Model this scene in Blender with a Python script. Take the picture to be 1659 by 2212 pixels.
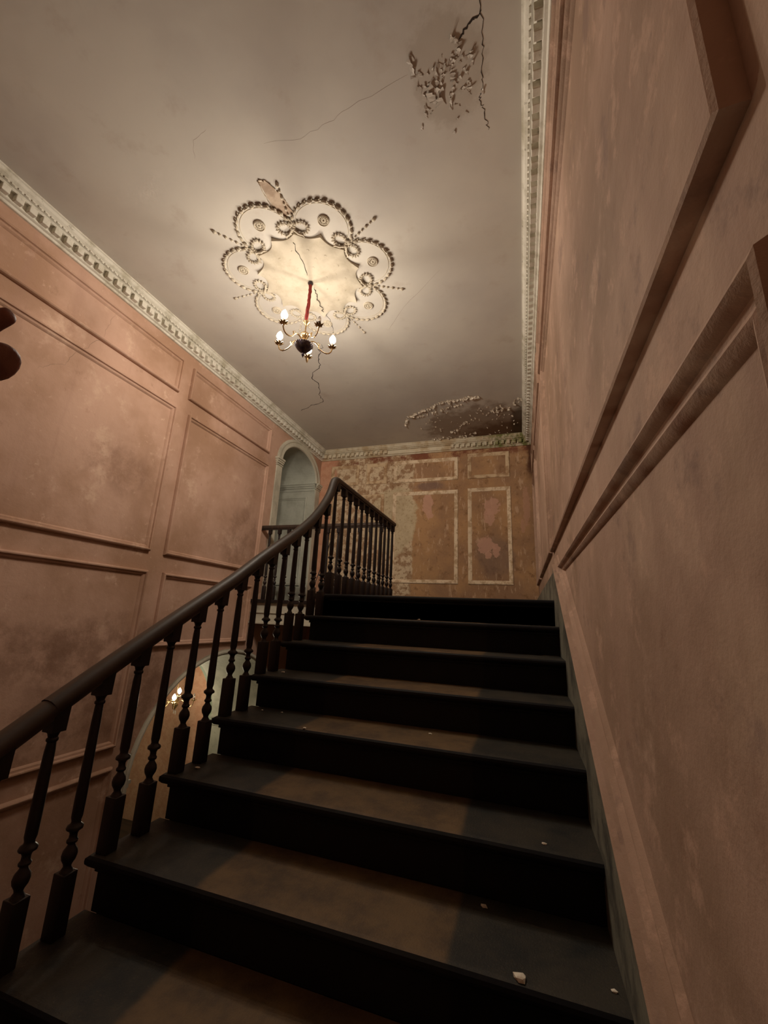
import bpy, bmesh, math, random
from math import sin, cos, pi, radians, sqrt
from mathutils import Vector, Matrix
from mathutils.geometry import tessellate_polygon

for o in list(bpy.data.objects):
    bpy.data.objects.remove(o)
S = bpy.context.scene
COL = S.collection

# ------------------------------------------------------------------ camera
cam_d = bpy.data.cameras.new('camera')
cam = bpy.data.objects.new('camera', cam_d)
COL.objects.link(cam)
yaw, pitch, roll = radians(18.608), radians(14.452), radians(-2.659)
Rz = Matrix.Rotation(yaw, 3, 'Z'); Rx = Matrix.Rotation(pitch, 3, 'X'); Ry = Matrix.Rotation(roll, 3, 'Y')
CM = Rz @ Rx @ Ry
right, fwd, up = CM.col[0], CM.col[1], CM.col[2]
m3 = Matrix((right, up, -fwd)).transposed()
cam.matrix_world = m3.to_4x4()
cam_d.sensor_fit = 'HORIZONTAL'
cam_d.sensor_width = 36.0
cam_d.lens = 36.0 * 891.2 / 1659
cam_d.clip_start = 0.01
S.camera = cam

# ------------------------------------------------------------------ world, exposure, light strengths
w = bpy.data.worlds.new('world'); S.world = w; w.use_nodes = True
w.node_tree.nodes['Background'].inputs[0].default_value = (.9, .8, .7, 1)
w.node_tree.nodes['Background'].inputs[1].default_value = 0.02
S.view_settings.view_transform = 'Standard'
S.view_settings.look = 'None'
S.view_settings.gamma = 1.0
S.view_settings.use_curve_mapping = False
S.view_settings.exposure = 0.24
BULB_POWER = 330.0          # emission of the chandelier bulbs
LOWER_BULB_POWER = 300.0
WARM = (1.0, .885, .735)
S.cycles.max_bounces = 8
S.cycles.diffuse_bounces = 3
S.cycles.use_denoising = True
S.cycles.sample_clamp_indirect = 4

# ------------------------------------------------------------------ room numbers (metres; origin = eye of the photographer)
XR, XS = .235, .201            # right wall plane, face of its skirting
XL = -3.315                    # left wall plane
YB = 6.22                      # back wall plane
YF = -2.2                      # wall behind the photographer
H = 2.826                      # ceiling
Y0, Z0 = 2.926, .164           # nosing of the landing
RUN, RISE = .276, .165
SL = RISE / RUN
ZG = -3.4                      # floor below
YC = 4.69                      # front edge line of the gallery
NST = 11

# ------------------------------------------------------------------ helpers
def link(o, parent=None):
    COL.objects.link(o)
    if parent is not None:
        o.parent = parent
    return o

def obj(name, bm, mat, parent=None, smooth=False, angle=40):
    me = bpy.data.meshes.new(name)
    bmesh.ops.recalc_face_normals(bm, faces=bm.faces)
    bm.to_mesh(me); bm.free()
    if mat is not None:
        me.materials.append(mat)
    if smooth:
        for p in me.polygons: p.use_smooth = True
        try: me.set_sharp_from_angle(angle=radians(angle))
        except Exception: pass
    o = bpy.data.objects.new(name, me)
    return link(o, parent)

def tag(o, label=None, cat=None, group=None, kind=None):
    if label: o['label'] = label
    if cat: o['category'] = cat
    if group: o['group'] = group
    if kind: o['kind'] = kind
    return o

def empty(name, loc=(0, 0, 0)):
    o = bpy.data.objects.new(name, None)
    o.location = loc
    o.empty_display_size = .1
    return link(o)

def box(bm, a, b, bev=0):
    x0, y0, z0 = [min(p, q) for p, q in zip(a, b)]
    x1, y1, z1 = [max(p, q) for p, q in zip(a, b)]
    vs = [bm.verts.new(p) for p in ((x0,y0,z0),(x1,y0,z0),(x1,y1,z0),(x0,y1,z0),(x0,y0,z1),(x1,y0,z1),(x1,y1,z1),(x0,y1,z1))]
    fs = [bm.faces.new([vs[i] for i in f]) for f in ((0,3,2,1),(4,5,6,7),(0,1,5,4),(1,2,6,5),(2,3,7,6),(3,0,4,7))]
    if bev:
        es = set(e for f in fs for e in f.edges)
        bmesh.ops.bevel(bm, geom=list(es), offset=bev, segments=2, affect='EDGES', profile=.5)

def lathe(bm, prof, c=(0, 0, 0), n=14, axis=None):
    """prof: list of (radius, height)"""
    c = Vector(c)
    M = Matrix.Identity(3)
    if axis is not None:
        M = Vector((0, 0, 1)).rotation_difference(Vector(axis)).to_matrix()
    rings = []
    for r, z in prof:
        rings.append([bm.verts.new(c + M @ Vector((r*cos(2*pi*k/n), r*sin(2*pi*k/n), z))) for k in range(n)])
    for A, B in zip(rings, rings[1:]):
        for k in range(n):
            bm.faces.new((A[k], A[(k+1) % n], B[(k+1) % n], B[k]))
    bm.faces.new(rings[0][::-1]); bm.faces.new(rings[-1])

def tube(bm, pts, r, n=8):
    pts = [Vector(p) for p in pts]
    if not isinstance(r, (list, tuple)): r = [r]*len(pts)
    t = (pts[1]-pts[0]).normalized()
    ref = Vector((0, 0, 1)) if abs(t.z) < .9 else Vector((1, 0, 0))
    nrm = t.cross(ref).normalized()
    rings = []
    for i, p in enumerate(pts):
        t = (pts[min(i+1, len(pts)-1)] - pts[max(i-1, 0)]).normalized()
        nrm = (nrm - t*nrm.dot(t)).normalized()
        bn = t.cross(nrm)
        rings.append([bm.verts.new(p + r[i]*(nrm*cos(2*pi*k/n) + bn*sin(2*pi*k/n))) for k in range(n)])
    for A, B in zip(rings, rings[1:]):
        for k in range(n):
            bm.faces.new((A[k], A[(k+1) % n], B[(k+1) % n], B[k]))
    bm.faces.new(rings[0][::-1]); bm.faces.new(rings[-1])

# mappings (u, v, n) -> world: n points into the room
def MLEFT(u, v, n=0): return Vector((XL + n, u, v))
def MRIGHT(u, v, n=0): return Vector((XR - n, u, v))
def MBACK(u, v, n=0): return Vector((u, YB - n, v))
def MCEIL(u, v, n=0): return Vector((u, v, H - n))
def MFLOOR(z0):
    return lambda u, v, n=0: Vector((u, v, z0 + n))

def sweep2d(bm, mp, pts, prof, closed=True, n0=0.0):
    """profile (offset to the left of travel, height) mitred along a 2-D polyline on a mapped plane"""
    N = len(pts); P = [Vector(p) for p in pts]
    rows = []
    for i in range(N):
        if closed or 0 < i < N-1:
            d0 = (P[i]-P[(i-1) % N]).normalized(); d1 = (P[(i+1) % N]-P[i]).normalized()
        elif i == 0:
            d0 = d1 = (P[1]-P[0]).normalized()
        else:
            d0 = d1 = (P[-1]-P[-2]).normalized()
        n_0 = Vector((-d0.y, d0.x)); n_1 = Vector((-d1.y, d1.x))
        m = (n_0+n_1)
        m = m / max(.2, (1 + n_0.dot(n_1)))
        rows.append([bm.verts.new(mp(P[i].x + m.x*a, P[i].y + m.y*a, b + n0)) for a, b in prof])
    K = len(prof)
    for i in range(N if closed else N-1):
        A, B = rows[i], rows[(i+1) % N]
        for k in range(K-1):
            bm.faces.new((A[k], A[k+1], B[k+1], B[k]))
    if not closed:
        bm.faces.new(rows[0]); bm.faces.new(rows[-1][::-1])

def extrude_poly(bm, mp, outer, holes=(), n0=0.0, n1=-.2):
    loops = [list(outer)] + [list(h) for h in holes]
    tri = tessellate_polygon([[Vector((p[0], p[1], 0)) for p in L] for L in loops])
    flat = [p for L in loops for p in L]
    F = [bm.verts.new(mp(p[0], p[1], n0)) for p in flat]
    B = [bm.verts.new(mp(p[0], p[1], n1)) for p in flat]
    for t in tri:
        try:
            bm.faces.new([F[i] for i in t]); bm.faces.new([B[i] for i in t][::-1])
        except ValueError: pass
    k = 0
    for L in loops:
        for i in range(len(L)):
            a, b = k+i, k+(i+1) % len(L)
            bm.faces.new((F[a], F[b], B[b], B[a]))
        k += len(L)

def rect(u0, u1, v0, v1): return [(u0, v0), (u1, v0), (u1, v1), (u0, v1)]

def arc_pts(cu, cv, ru, rv, a0, a1, n):
    return [(cu + ru*cos(radians(a0+(a1-a0)*i/n)), cv + rv*sin(radians(a0+(a1-a0)*i/n))) for i in range(n+1)]

# ------------------------------------------------------------------ materials
class NT:
    def __init__(s, name):
        s.m = bpy.data.materials.new(name); s.m.use_nodes = True
        s.t = s.m.node_tree; s.n = s.t.nodes; s.l = s.t.links
        s.b = s.n['Principled BSDF']
        s.co = s.n.new('ShaderNodeTexCoord').outputs['Object']
    def noise(s, scale, detail=4, rough=.55, stretch=None, dist=0, seed=0):
        v = s.co
        mp = s.n.new('ShaderNodeMapping'); s.l.new(v, mp.inputs[0])
        mp.inputs['Location'].default_value = (seed*3.1, seed*1.7, seed*2.3)
        if stretch: mp.inputs['Scale'].default_value = stretch
        t = s.n.new('ShaderNodeTexNoise'); s.l.new(mp.outputs[0], t.inputs['Vector'])
        t.inputs['Scale'].default_value = scale; t.inputs['Detail'].default_value = detail
        t.inputs['Roughness'].default_value = rough; t.inputs['Distortion'].default_value = dist
        return t.outputs['Fac']
    def ramp(s, fac, a, b, lo=0., hi=1.):
        r = s.n.new('ShaderNodeMapRange'); r.interpolation_type = 'SMOOTHSTEP'
        s.l.new(fac, r.inputs[0])
        r.inputs[1].default_value = a; r.inputs[2].default_value = b
        r.inputs[3].default_value = lo; r.inputs[4].default_value = hi
        return r.outputs[0]
    def math(s, op, a, b=None):
        m = s.n.new('ShaderNodeMath'); m.operation = op
        for i, x in enumerate((a, b)):
            if x is None: continue
            if isinstance(x, (int, float)): m.inputs[i].default_value = x
            else: s.l.new(x, m.inputs[i])
        return m.outputs[0]
    def mix(s, fac, a, b):
        m = s.n.new('ShaderNodeMix'); m.data_type = 'RGBA'
        if isinstance(fac, (int, float)): m.inputs[0].default_value = fac
        else: s.l.new(fac, m.inputs[0])
        for i, x in ((6, a), (7, b)):
            if isinstance(x, (tuple, list)): m.inputs[i].default_value = (*x[:3], 1)
            else: s.l.new(x, m.inputs[i])
        return m.outputs[2]
    def sep(s):
        q = s.n.new('ShaderNodeSeparateXYZ'); s.l.new(s.co, q.inputs[0]); return q.outputs
    def ell(s, c, r, wob, soft=.15):
        """mask of a ragged ellipsoid patch; r None on an axis = ignored"""
        p = s.sep(); tot = None
        for i in range(3):
            if r[i] is None: continue
            d = s.math('DIVIDE', s.math('SUBTRACT', p[i], c[i]), r[i])
            d = s.math('MULTIPLY', d, d)
            tot = d if tot is None else s.math('ADD', tot, d)
        d = s.math('ADD', s.math('SQRT', tot), wob)
        return s.ramp(d, 1-soft, 1+soft, 1, 0)
    def wob(s, scale, amp, seed=0):
        return s.math('MULTIPLY', s.math('SUBTRACT', s.noise(scale, 5, .65, seed=seed), .5), amp)
    def fin(s, color, rough=.8, bump=None, dist=.002, metal=0, spec=.3):
        if isinstance(color, (tuple, list)): s.b.inputs['Base Color'].default_value = (*color[:3], 1)
        else: s.l.new(color, s.b.inputs['Base Color'])
        s.b.inputs['Roughness'].default_value = rough
        s.b.inputs['Metallic'].default_value = metal
        s.b.inputs['Specular IOR Level'].default_value = spec
        if bump is not None:
            b = s.n.new('ShaderNodeBump'); b.inputs['Distance'].default_value = dist
            b.inputs['Strength'].default_value = 1
            s.l.new(bump, b.inputs['Height']); s.l.new(b.outputs[0], s.b.inputs['Normal'])
        return s.m

def srgb(r, g, b):
    f = lambda c: (c/255/12.92) if c/255 <= .04045 else ((c/255+.055)/1.055)**2.4
    return (f(r), f(g), f(b))

def pink_plaster(name, stretch=None, base=(196, 160, 140), brown=(168, 132, 108), pale=(214, 182, 160), seed=0, streak=False, extra=()):
    t = NT(name)
    c = t.mix(t.ramp(t.noise(1.1, 5, .6, seed=seed), .38, .66), srgb(*base), srgb(*brown))
    c = t.mix(t.ramp(t.noise(3.2, 6, .7, seed=seed+2), .56, .74, 0, .75), c, srgb(*pale))
    c = t.mix(t.ramp(t.noise(6.5, 5, .7, seed=seed+5), .60, .78, 0, .55), c, srgb(136, 100, 80))
    # vertical weathering runs
    c = t.mix(t.ramp(t.noise(2.2, 5, .6, stretch=(3.2, 3.2, .28), seed=seed+7), .52, .72, 0, .3), c, srgb(166, 130, 114))
    if streak:
        c = t.mix(t.ramp(t.noise(7, 6, .7, seed=seed+9), .54, .66, 0, .6), c, srgb(200, 164, 142))
        c = t.mix(t.ramp(t.noise(5, 6, .7, seed=seed+12), .56, .68, 0, .55), c, srgb(132, 106, 96))
    else:
        c = t.mix(t.ramp(t.noise(12, 6, .75, seed=seed+21), .60, .70, 0, .5), c, srgb(216, 184, 162))
    for q, (_, cy, cz, ry, rz, am) in enumerate(extra):
        k = t.ell((0, cy, cz), (None, ry, rz), t.wob(3.2, 1.5, 50+q), .35)
        k = t.math('MULTIPLY', k, t.ramp(t.noise(5, 6, .72, seed=60+q), .38, .62))
        c = t.mix(t.math('MULTIPLY', k, am), c, srgb(112, 78, 58))
    b = t.noise(14, 6, .7, seed=seed)
    return t.fin(c, .82, b, .004, spec=.25)

M = {}
M['pink'] = pink_plaster('pink_distemper')
M['pink_left'] = pink_plaster('pink_distemper_stained', extra=((None, 2.75, -.42, .75, .30, .5), (None, 1.95, -.35, .5, .22, .4), (None, 2.5, 1.15, .35, .2, .35), (None, 4.3, .9, .35, .35, .4), (None, 3.2, -.9, .4, .3, .5), (None, 2.6, -.9, .5, .25, .5)))
M['pink_right'] = pink_plaster('pink_distemper_streaked', base=(184, 152, 132), brown=(154, 125, 104), pale=(204, 172, 150), seed=4, streak=True)

# ceiling: grey-cream distemper, damp corner
t = NT('ceiling_distemper')
c = t.mix(t.ramp(t.noise(.7, 5, .6), .35, .7), srgb(209, 202, 191), srgb(194, 187, 179))
c = t.mix(t.ramp(t.noise(3.5, 6, .65, seed=2), .55, .75, 0, .35), c, srgb(176, 158, 144))
wb = t.wob(5, 1.1, 3)
damp = t.ell((-.45, 5.75, 0), (.82, .62, None), wb, .16)
c = t.mix(t.math('MULTIPLY', damp, .75), c, srgb(138, 118, 100))
damp2 = t.ell((-.02, 6.05, 0), (.72, .42, None), t.wob(7, .9, 5), .3)
c = t.mix(t.math('MULTIPLY', damp2, .85), c, srgb(96, 66, 38))
damp3 = t.ell((.08, 5.8, 0), (.14, .6, None), t.wob(9, .9, 6), .3)
c = t.mix(t.math('MULTIPLY', damp3, .7), c, srgb(62, 48, 30))
loss = t.ell((-.27, 1.53, 0), (.19, .24, None), t.wob(11, 1.2, 9), .2)
c = t.mix(t.math('MULTIPLY', loss, .35), c, srgb(150, 134, 116))
M['ceiling'] = t.fin(c, .85, t.noise(6, 3, .5), .003)

t = NT('cornice_plaster')
c = t.mix(t.ramp(t.noise(6, 5, .65), .42, .7), srgb(216, 210, 196), srgb(176, 168, 148))
c = t.mix(t.ramp(t.noise(22, 5, .7, seed=3), .6, .72, 0, .6), c, srgb(120, 108, 90))
M['cornice'] = t.fin(c, .75, t.noise(40, 4, .6), .002)

t = NT('damp_cornice_plaster')
c = t.mix(t.ramp(t.noise(5, 5, .65), .40, .62), srgb(204, 192, 168), srgb(178, 156, 124))
g = t.ramp(t.math('ADD', t.sep()[0], t.wob(6, .5, 1)), -.9, -.1)
c = t.mix(t.math('MULTIPLY', g, t.ramp(t.noise(9, 5, .7, seed=5), .4, .6)), c, srgb(112, 112, 62))
M['cornice_damp'] = t.fin(c, .8, t.noise(30, 5, .7), .006)

t = NT('rose_plaster')
c = t.mix(t.ramp(t.noise(8, 5, .6), .4, .7), srgb(198, 187, 168), srgb(180, 168, 148))
M['rose'] = t.fin(c, .8, t.noise(60, 4, .6), .001)

# back wall: stripped distemper
t = NT('stripped_wall_plaster')
p = t.sep()
n1 = t.noise(1.6, 6, .65); n2 = t.noise(7, 7, .72, seed=4); n3 = t.noise(24, 5, .7, seed=8)
brown = t.mix(t.ramp(n1, .35, .65), srgb(178, 138, 98), srgb(150, 116, 88))
brown = t.mix(t.ramp(n2, .52, .66, 0, .7), brown, srgb(122, 88, 60))
brown = t.mix(t.ramp(t.noise(11, 6, .7, stretch=(1.6, 1, .5), seed=6), .56, .64, 0, .75), brown, srgb(196, 164, 134))
cream = t.mix(t.ramp(n2, .46, .56), srgb(206, 184, 154), srgb(160, 128, 98))
cream = t.mix(t.ramp(n3, .55, .62, 0, .75), cream, srgb(128, 90, 60))
seam = t.ramp(t.math('ADD', p[0], t.wob(9, .10, 2)), -1.615, -1.585)
c = t.mix(seam, cream, brown)
wl = t.wob(3.5, 1.0, 11)
pale = t.ell((-1.95, 0, 1.55), (.42, None, .55), wl, .06)
c = t.mix(t.math('MULTIPLY', pale, .8), c, t.mix(t.ramp(n3, .5, .7), srgb(196, 178, 146), srgb(168, 146, 112)))
top = t.ramp(t.math('ADD', p[2], t.wob(5, .35, 14)), 2.5, 2.62)
c = t.mix(t.math('MULTIPLY', top, t.ramp(t.noise(4, 6, .7, seed=15), .42, .55)), c, srgb(122, 74, 52))
grey = t.ell((-.35, 0, .95), (.28, None, .28), t.wob(4, 1.0, 21), .3)
c = t.mix(t.math('MULTIPLY', grey, .6), c, srgb(120, 98, 86))
grey = t.ell((-1.35, 0, 2.09), (.22, None, .07), t.wob(6, 1.0, 22), .3)
c = t.mix(t.math('MULTIPLY', grey, .7), c, srgb(118, 94, 86))
for i, (cx, cz, rx, rz) in enumerate(((-1.37, 1.80, .085, .17), (-1.33, 1.62, .05, .08), (-.47, 1.12, .13, .12), (-.44, .98, .05, .06), (-.33, 1.05, .06, .1), (-.38, 1.72, .11, .14), (-.42, 1.55, .08, .12), (.12, 1.7, .05, .30), (.06, 1.4, .03, .10))):
    k = t.ell((cx, 0, cz), (rx, None, rz), t.wob(16, 1.9, 30+i), .08)
    c = t.mix(t.math('MULTIPLY', k, .8), c, srgb(196, 152, 130) if i < 7 else srgb(180, 138, 112))
lp = t.ramp(t.math('ADD', p[0], t.wob(7, .25, 17)), -2.95, -3.05)
c = t.mix(t.math('MULTIPLY', lp, .8), c, srgb(196, 140, 112))
dk = t.ramp(t.math('ADD', p[0], t.wob(6, .2, 18)), .1, .2)
c = t.mix(t.math('MULTIPLY', dk, t.ramp(p[2], 2.0, 2.3)), c, srgb(84, 52, 34))
M['back'] = t.fin(c, .85, n2, .010)

t = NT('flaking_cream_moulding')
c = t.mix(t.ramp(t.noise(9, 6, .7), .45, .6), srgb(228, 206, 176), srgb(188, 158, 124))
M['cream_mould'] = t.fin(c, .8, t.noise(30, 5, .7), .006)
t = NT('worn_moulding')
c = t.mix(t.ramp(t.noise(5, 6, .7), .45, .6), srgb(206, 180, 146), srgb(164, 130, 96))
M['worn_mould'] = t.fin(c, .8, t.noise(30, 5, .7), .006)

t = NT('grey_white_paint')
c = t.mix(t.ramp(t.noise(3, 6, .65), .4, .7), srgb(196, 190, 172), srgb(166, 160, 144))
c = t.mix(t.ramp(t.noise(16, 5, .7, seed=2), .62, .72, 0, .6), c, srgb(112, 104, 88))
M['greywhite'] = t.fin(c, .7, t.noise(20, 5, .6), .003)
t = NT('grey_passage_paint')  # mottled grey paint of the upper passage
c = t.mix(t.ramp(t.noise(2.5, 6, .65), .4, .7), srgb(182, 182, 168), srgb(158, 156, 142))
M['passage'] = t.fin(c, .7, t.noise(20, 5, .6), .003)
t = NT('tan_hall_plaster')
c = t.mix(t.ramp(t.noise(1.8, 6, .65), .4, .7), srgb(160, 168, 148), srgb(128, 134, 112))
c = t.mix(t.ramp(t.noise(5, 6, .7, seed=3), .58, .74, 0, .5), c, srgb(100, 96, 76))
M['tan'] = t.fin(c, .8, t.noise(20, 5, .6), .003)

t = NT('skirting_paint')
c = t.mix(t.ramp(t.noise(5, 6, .7), .42, .62), srgb(122, 118, 104), srgb(76, 74, 66))
M['skirting'] = t.fin(c, .6, t.noise(26, 5, .6), .003)

t = NT('dark_mahogany')
c = t.mix(t.ramp(t.noise(6, 5, .6, stretch=(4, 1, 1)), .35, .7), (.017, .0085, .0075), (.007, .005, .005))
M['wood'] = t.fin(c, .5, t.noise(40, 4, .6), .0006, spec=.4)
t = NT('polished_handrail')
c = t.mix(t.ramp(t.noise(5, 5, .6, stretch=(6, 1, 1)), .35, .7), (.055, .034, .023), (.026, .018, .014))
M['rail'] = t.fin(c, .46, t.noise(30, 4, .6), .0006, spec=.5)

# treads: dirty dark paint, with a bare band where the stair runner lay
t = NT('worn_tread')
p = t.sep()
x = t.math('ADD', p[0], t.wob(3, .02, 2))
band = t.math('MULTIPLY', t.ramp(x, -1.0, -.97), t.ramp(x, -.20, -.225))
dirt = t.noise(7, 7, .7); grit = t.noise(160, 3, .7, seed=6)
a = t.mix(t.ramp(dirt, .35, .7), srgb(56, 51, 42), srgb(31, 31, 29))
b_ = t.mix(t.ramp(dirt, .35, .7), srgb(108, 86, 59), srgb(72, 57, 42))
c = t.mix(band, a, b_)
c = t.mix(t.ramp(grit, .55, .75, 0, .3), c, srgb(110, 94, 76))
M['tread'] = t.fin(c, .62, grit, .0015, spec=.28)
t = NT('black_riser')
x = t.sep()[0]
band = t.math('MULTIPLY', t.ramp(x, -1.0, -.99), t.ramp(x, -.20, -.21))
c = t.mix(band, (.004, .004, .006), (.009, .008, .008))
c = t.mix(t.ramp(t.noise(3, 5, .7), .5, .75, 0, .6), c, (.018, .012, .010))
M['riser'] = t.fin(c, .6, t.noise(60, 4, .6), .001, spec=.2)

t = NT('dark_soffit'); M['soffit'] = t.fin(t.mix(t.ramp(t.noise(3, 5), .4, .7), srgb(96, 64, 48), srgb(64, 42, 34)), .8)
t = NT('dark_boards'); M['floor'] = t.fin(t.mix(t.ramp(t.noise(2, 5, stretch=(1, 8, 1)), .4, .7), srgb(70, 52, 40), srgb(44, 34, 28)), .6)
t = NT('crack_dark'); M['crack'] = t.fin((.035, .025, .018), .9)
t = NT('hairline_crack'); M['hairline'] = t.fin(srgb(136, 112, 96), .9)
t = NT('torn_plaster_edge'); M['flake'] = t.fin(t.mix(t.ramp(t.noise(30, 4), .4, .6), srgb(232, 222, 204), srgb(196, 180, 160)), .8)
t = NT('bare_undercoat'); M['bare'] = t.fin(t.mix(t.ramp(t.noise(12, 5), .4, .6), srgb(190, 170, 150), srgb(168, 146, 126)), .85, t.noise(30, 5), .004)
t = NT('aged_brass'); M['brass'] = t.fin(t.mix(t.ramp(t.noise(30, 4), .4, .65), (.62, .43, .20), (.28, .17, .09)), .32, metal=.9)
t = NT('shade_toned_metal'); M['shade_metal'] = t.fin(t.mix(t.ramp(t.noise(40, 4), .4, .65), (.050, .035, .050), (.10, .07, .06)), .45, t.noise(60, 3), .002, metal=.5)  # bowl underside's shade against the bulbs is put into this metal colour
t = NT('red_fabric_sleeve'); M['red'] = t.fin(t.mix(t.ramp(t.noise(60, 4, stretch=(1, 1, .3)), .35, .65), (.36, .05, .04), (.16, .02, .02)), .9, t.noise(80, 3), .003)
t = NT('candle_tube'); M['tube'] = t.fin((.10, .08, .07), .6)
t = NT('unlit_glass')
t.b.inputs['Transmission Weight'].default_value = .8
M['glass'] = t.fin((.9, .85, .8), .1)
t = NT('hand_skin')
c = t.mix(t.ramp(t.noise(30, 4), .4, .65), (.22, .095, .065), (.16, .062, .048))
t.b.inputs['Subsurface Weight'].default_value = .05
M['skin'] = t.fin(c, .55, t.noise(220, 4), .0006)
t = NT('dark_sleeve'); M['sleeve'] = t.fin((.02, .02, .025), .9)

def emit(name, col, power, falloff='Linear'):
    m = bpy.data.materials.new(name); m.use_nodes = True
    nt = m.node_tree; nt.nodes.clear()
    o = nt.nodes.new('ShaderNodeOutputMaterial'); e = nt.nodes.new('ShaderNodeEmission')
    e.inputs[0].default_value = (*col, 1); e.inputs[1].default_value = power
    lf = nt.nodes.new('ShaderNodeLightFalloff'); lf.inputs['Strength'].default_value = power
    ad = nt.nodes.new('ShaderNodeMath'); ad.operation = 'MULTIPLY_ADD'      # mostly linear, partly quadratic decay
    ad.inputs[1].default_value = .22
    l2 = nt.nodes.new('ShaderNodeMath'); l2.operation = 'MULTIPLY'; l2.inputs[1].default_value = .84
    nt.links.new(lf.outputs['Linear'], l2.inputs[0])
    nt.links.new(lf.outputs['Quadratic'], ad.inputs[0]); nt.links.new(l2.outputs[0], ad.inputs[2])
    nt.links.new(ad.outputs[0], e.inputs[1])
    nt.links.new(e.outputs[0], o.inputs[0])
    return m
M['bulb'] = emit('lit_bulb', WARM, BULB_POWER)
M['bulb_low'] = emit('lit_bulb_below', (1, .9, .66), LOWER_BULB_POWER)

# ------------------------------------------------------------------ structure: walls
PROF = [(0, 0), (0, .012), (.006, .022), (.014, .026), (.022, .024), (.026, .014), (.031, .012), (.040, .012), (.046, .008), (.052, 0)]
PROF_R = [(0, 0), (0, .012), (.005, .025), (.012, .028), (.020, .023), (.026, .012), (.034, .010), (.042, .014), (.050, .010), (.058, 0)]

def struct(name, bm, mat, smooth=False):
    return tag(obj(name, bm, mat, smooth=smooth), kind='structure')

# arches in the left wall
UA = dict(c=5.52, h=.54, s=2.20, r=.38, f=Z0)            # centre, half width, spring, rise, foot
LA = dict(c=4.35, h=1.15, s=-1.50, r=1.01, f=ZG)
def arch_outline(A, grow=0.0, n=28):
    p = arc_pts(A['c'], A['s'], A['h']+grow, A['r']+grow, 0, 180, n)
    return [(A['c']+A['h']+grow, A['f'])] + p + [(A['c']-A['h']-grow, A['f'])]

bm = bmesh.new()
extrude_poly(bm, MLEFT, [(YF, ZG-.1), (YB, ZG-.1), (YB, H), (YF, H)], [
    [(u, v + (.02 if v == ZG else 0)) for u, v in arch_outline(LA, .02)], arch_outline(UA, .03)], 0, -.12)
wall_left = struct('wall_left', bm, M['pink_left'])
bm = bmesh.new(); extrude_poly(bm, MBACK, rect(XL-3.3, XR+.2, ZG-.1, H), [], 0, -.2)
wall_back = struct('wall_back', bm, M['back'])
bm = bmesh.new(); extrude_poly(bm, MRIGHT, rect(YF, YB, ZG-.1, H), [], 0, -.2)
wall_right = struct('wall_right', bm, M['pink_right'])
bm = bmesh.new(); box(bm, (XL-.1, YF-.2, ZG-.1), (XR+.2, YF, H))
struct('wall_front', bm, M['pink'])
bm = bmesh.new(); extrude_poly(bm, MCEIL, rect(XL-.12, XR+.2, YF-.2, YB+.2), [], 0, -.2)
ceiling = struct('ceiling', bm, M['ceiling'])
bm = bmesh.new(); box(bm, (-7.0, YF, ZG-.2), (XR, YB, ZG))
struct('floor', bm, M['floor'])

# panel mouldings
def frame(parent, mp, pts, mat, prof=PROF, flip=False):
    bm = bmesh.new(); sweep2d(bm, mp, pts, prof, closed=True)
    return obj('panel_moulding', bm, mat, parent, smooth=True, angle=30)
for u0, u1, v0, v1 in ((-.6, 2.96, 2.17, 2.55), (3.10, 4.62, 2.17, 2.545), (-.6, 2.97, .512, 2.01), (3.14, 4.65, .505, 2.01),
                       (-.6, 2.99, -1.15, .337), (3.17, 4.60, -.36, .335), (-.6, 3.0, -2.9, -1.30)):
    frame(wall_left, MLEFT, rect(u0, u1, v0, v1), M['pink'], [(a*1.05, b*1.4) for a, b in PROF])
for u0, u1, v0, v1 in ((-1.6, .245, .515, 2.01), (.385, 3.18, .515, 2.01), (3.31, 5.10, .53, 2.01), (5.24, 6.12, .53, 2.01),
                       (-1.6, .245, 2.17, 2.50), (.385, 3.50, 2.17, 2.50), (3.64, 5.10, 2.17, 2.50), (5.24, 6.12, 2.17, 2.50)):
    frame(wall_right, MRIGHT, rect(u0, u1, v0, v1), M['pink_right'], PROF_R)
def rake(y, off): return Z0 - (Y0 - y)*SL + off
frame(wall_right, MRIGHT, [(.378, rake(.378, .35)), (2.646, .347), (.378, .347)], M['pink_right'], [(a*1.15, b) for a, b in PROF_R])
frame(wall_right, MRIGHT, [(-1.6, rake(-1.6, .35)), (.24, rake(.24, .35)), (.24, .347), (-1.6, .347)], M['pink_right'], PROF_R)

BK = [(-.735, -.095, .54, 2.02, 'cream_mould'), (-1.95, -.885, .54, 2.01, 'cream_mould'), (-.735, -.10, 2.175, 2.595, 'worn_mould'),
      (-1.95, -.885, 2.175, 2.56, 'cream_mould'), (-3.10, -2.58, 2.18, 2.55, 'worn_mould'), (-2.44, -2.07, 2.18, 2.55, 'worn_mould'),
      (-3.05, -2.10, .54, 2.0, 'worn_mould')]
BP = [(0, 0), (0, .008), (.008, .016), (.03, .016), (.038, .010), (.052, .008), (.06, 0)]
for i, (u0, u1, v0, v1, mm) in enumerate(BK):
    frame(wall_back, MBACK, rect(u0, u1, v0, v1), M[mm], BP)

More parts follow.
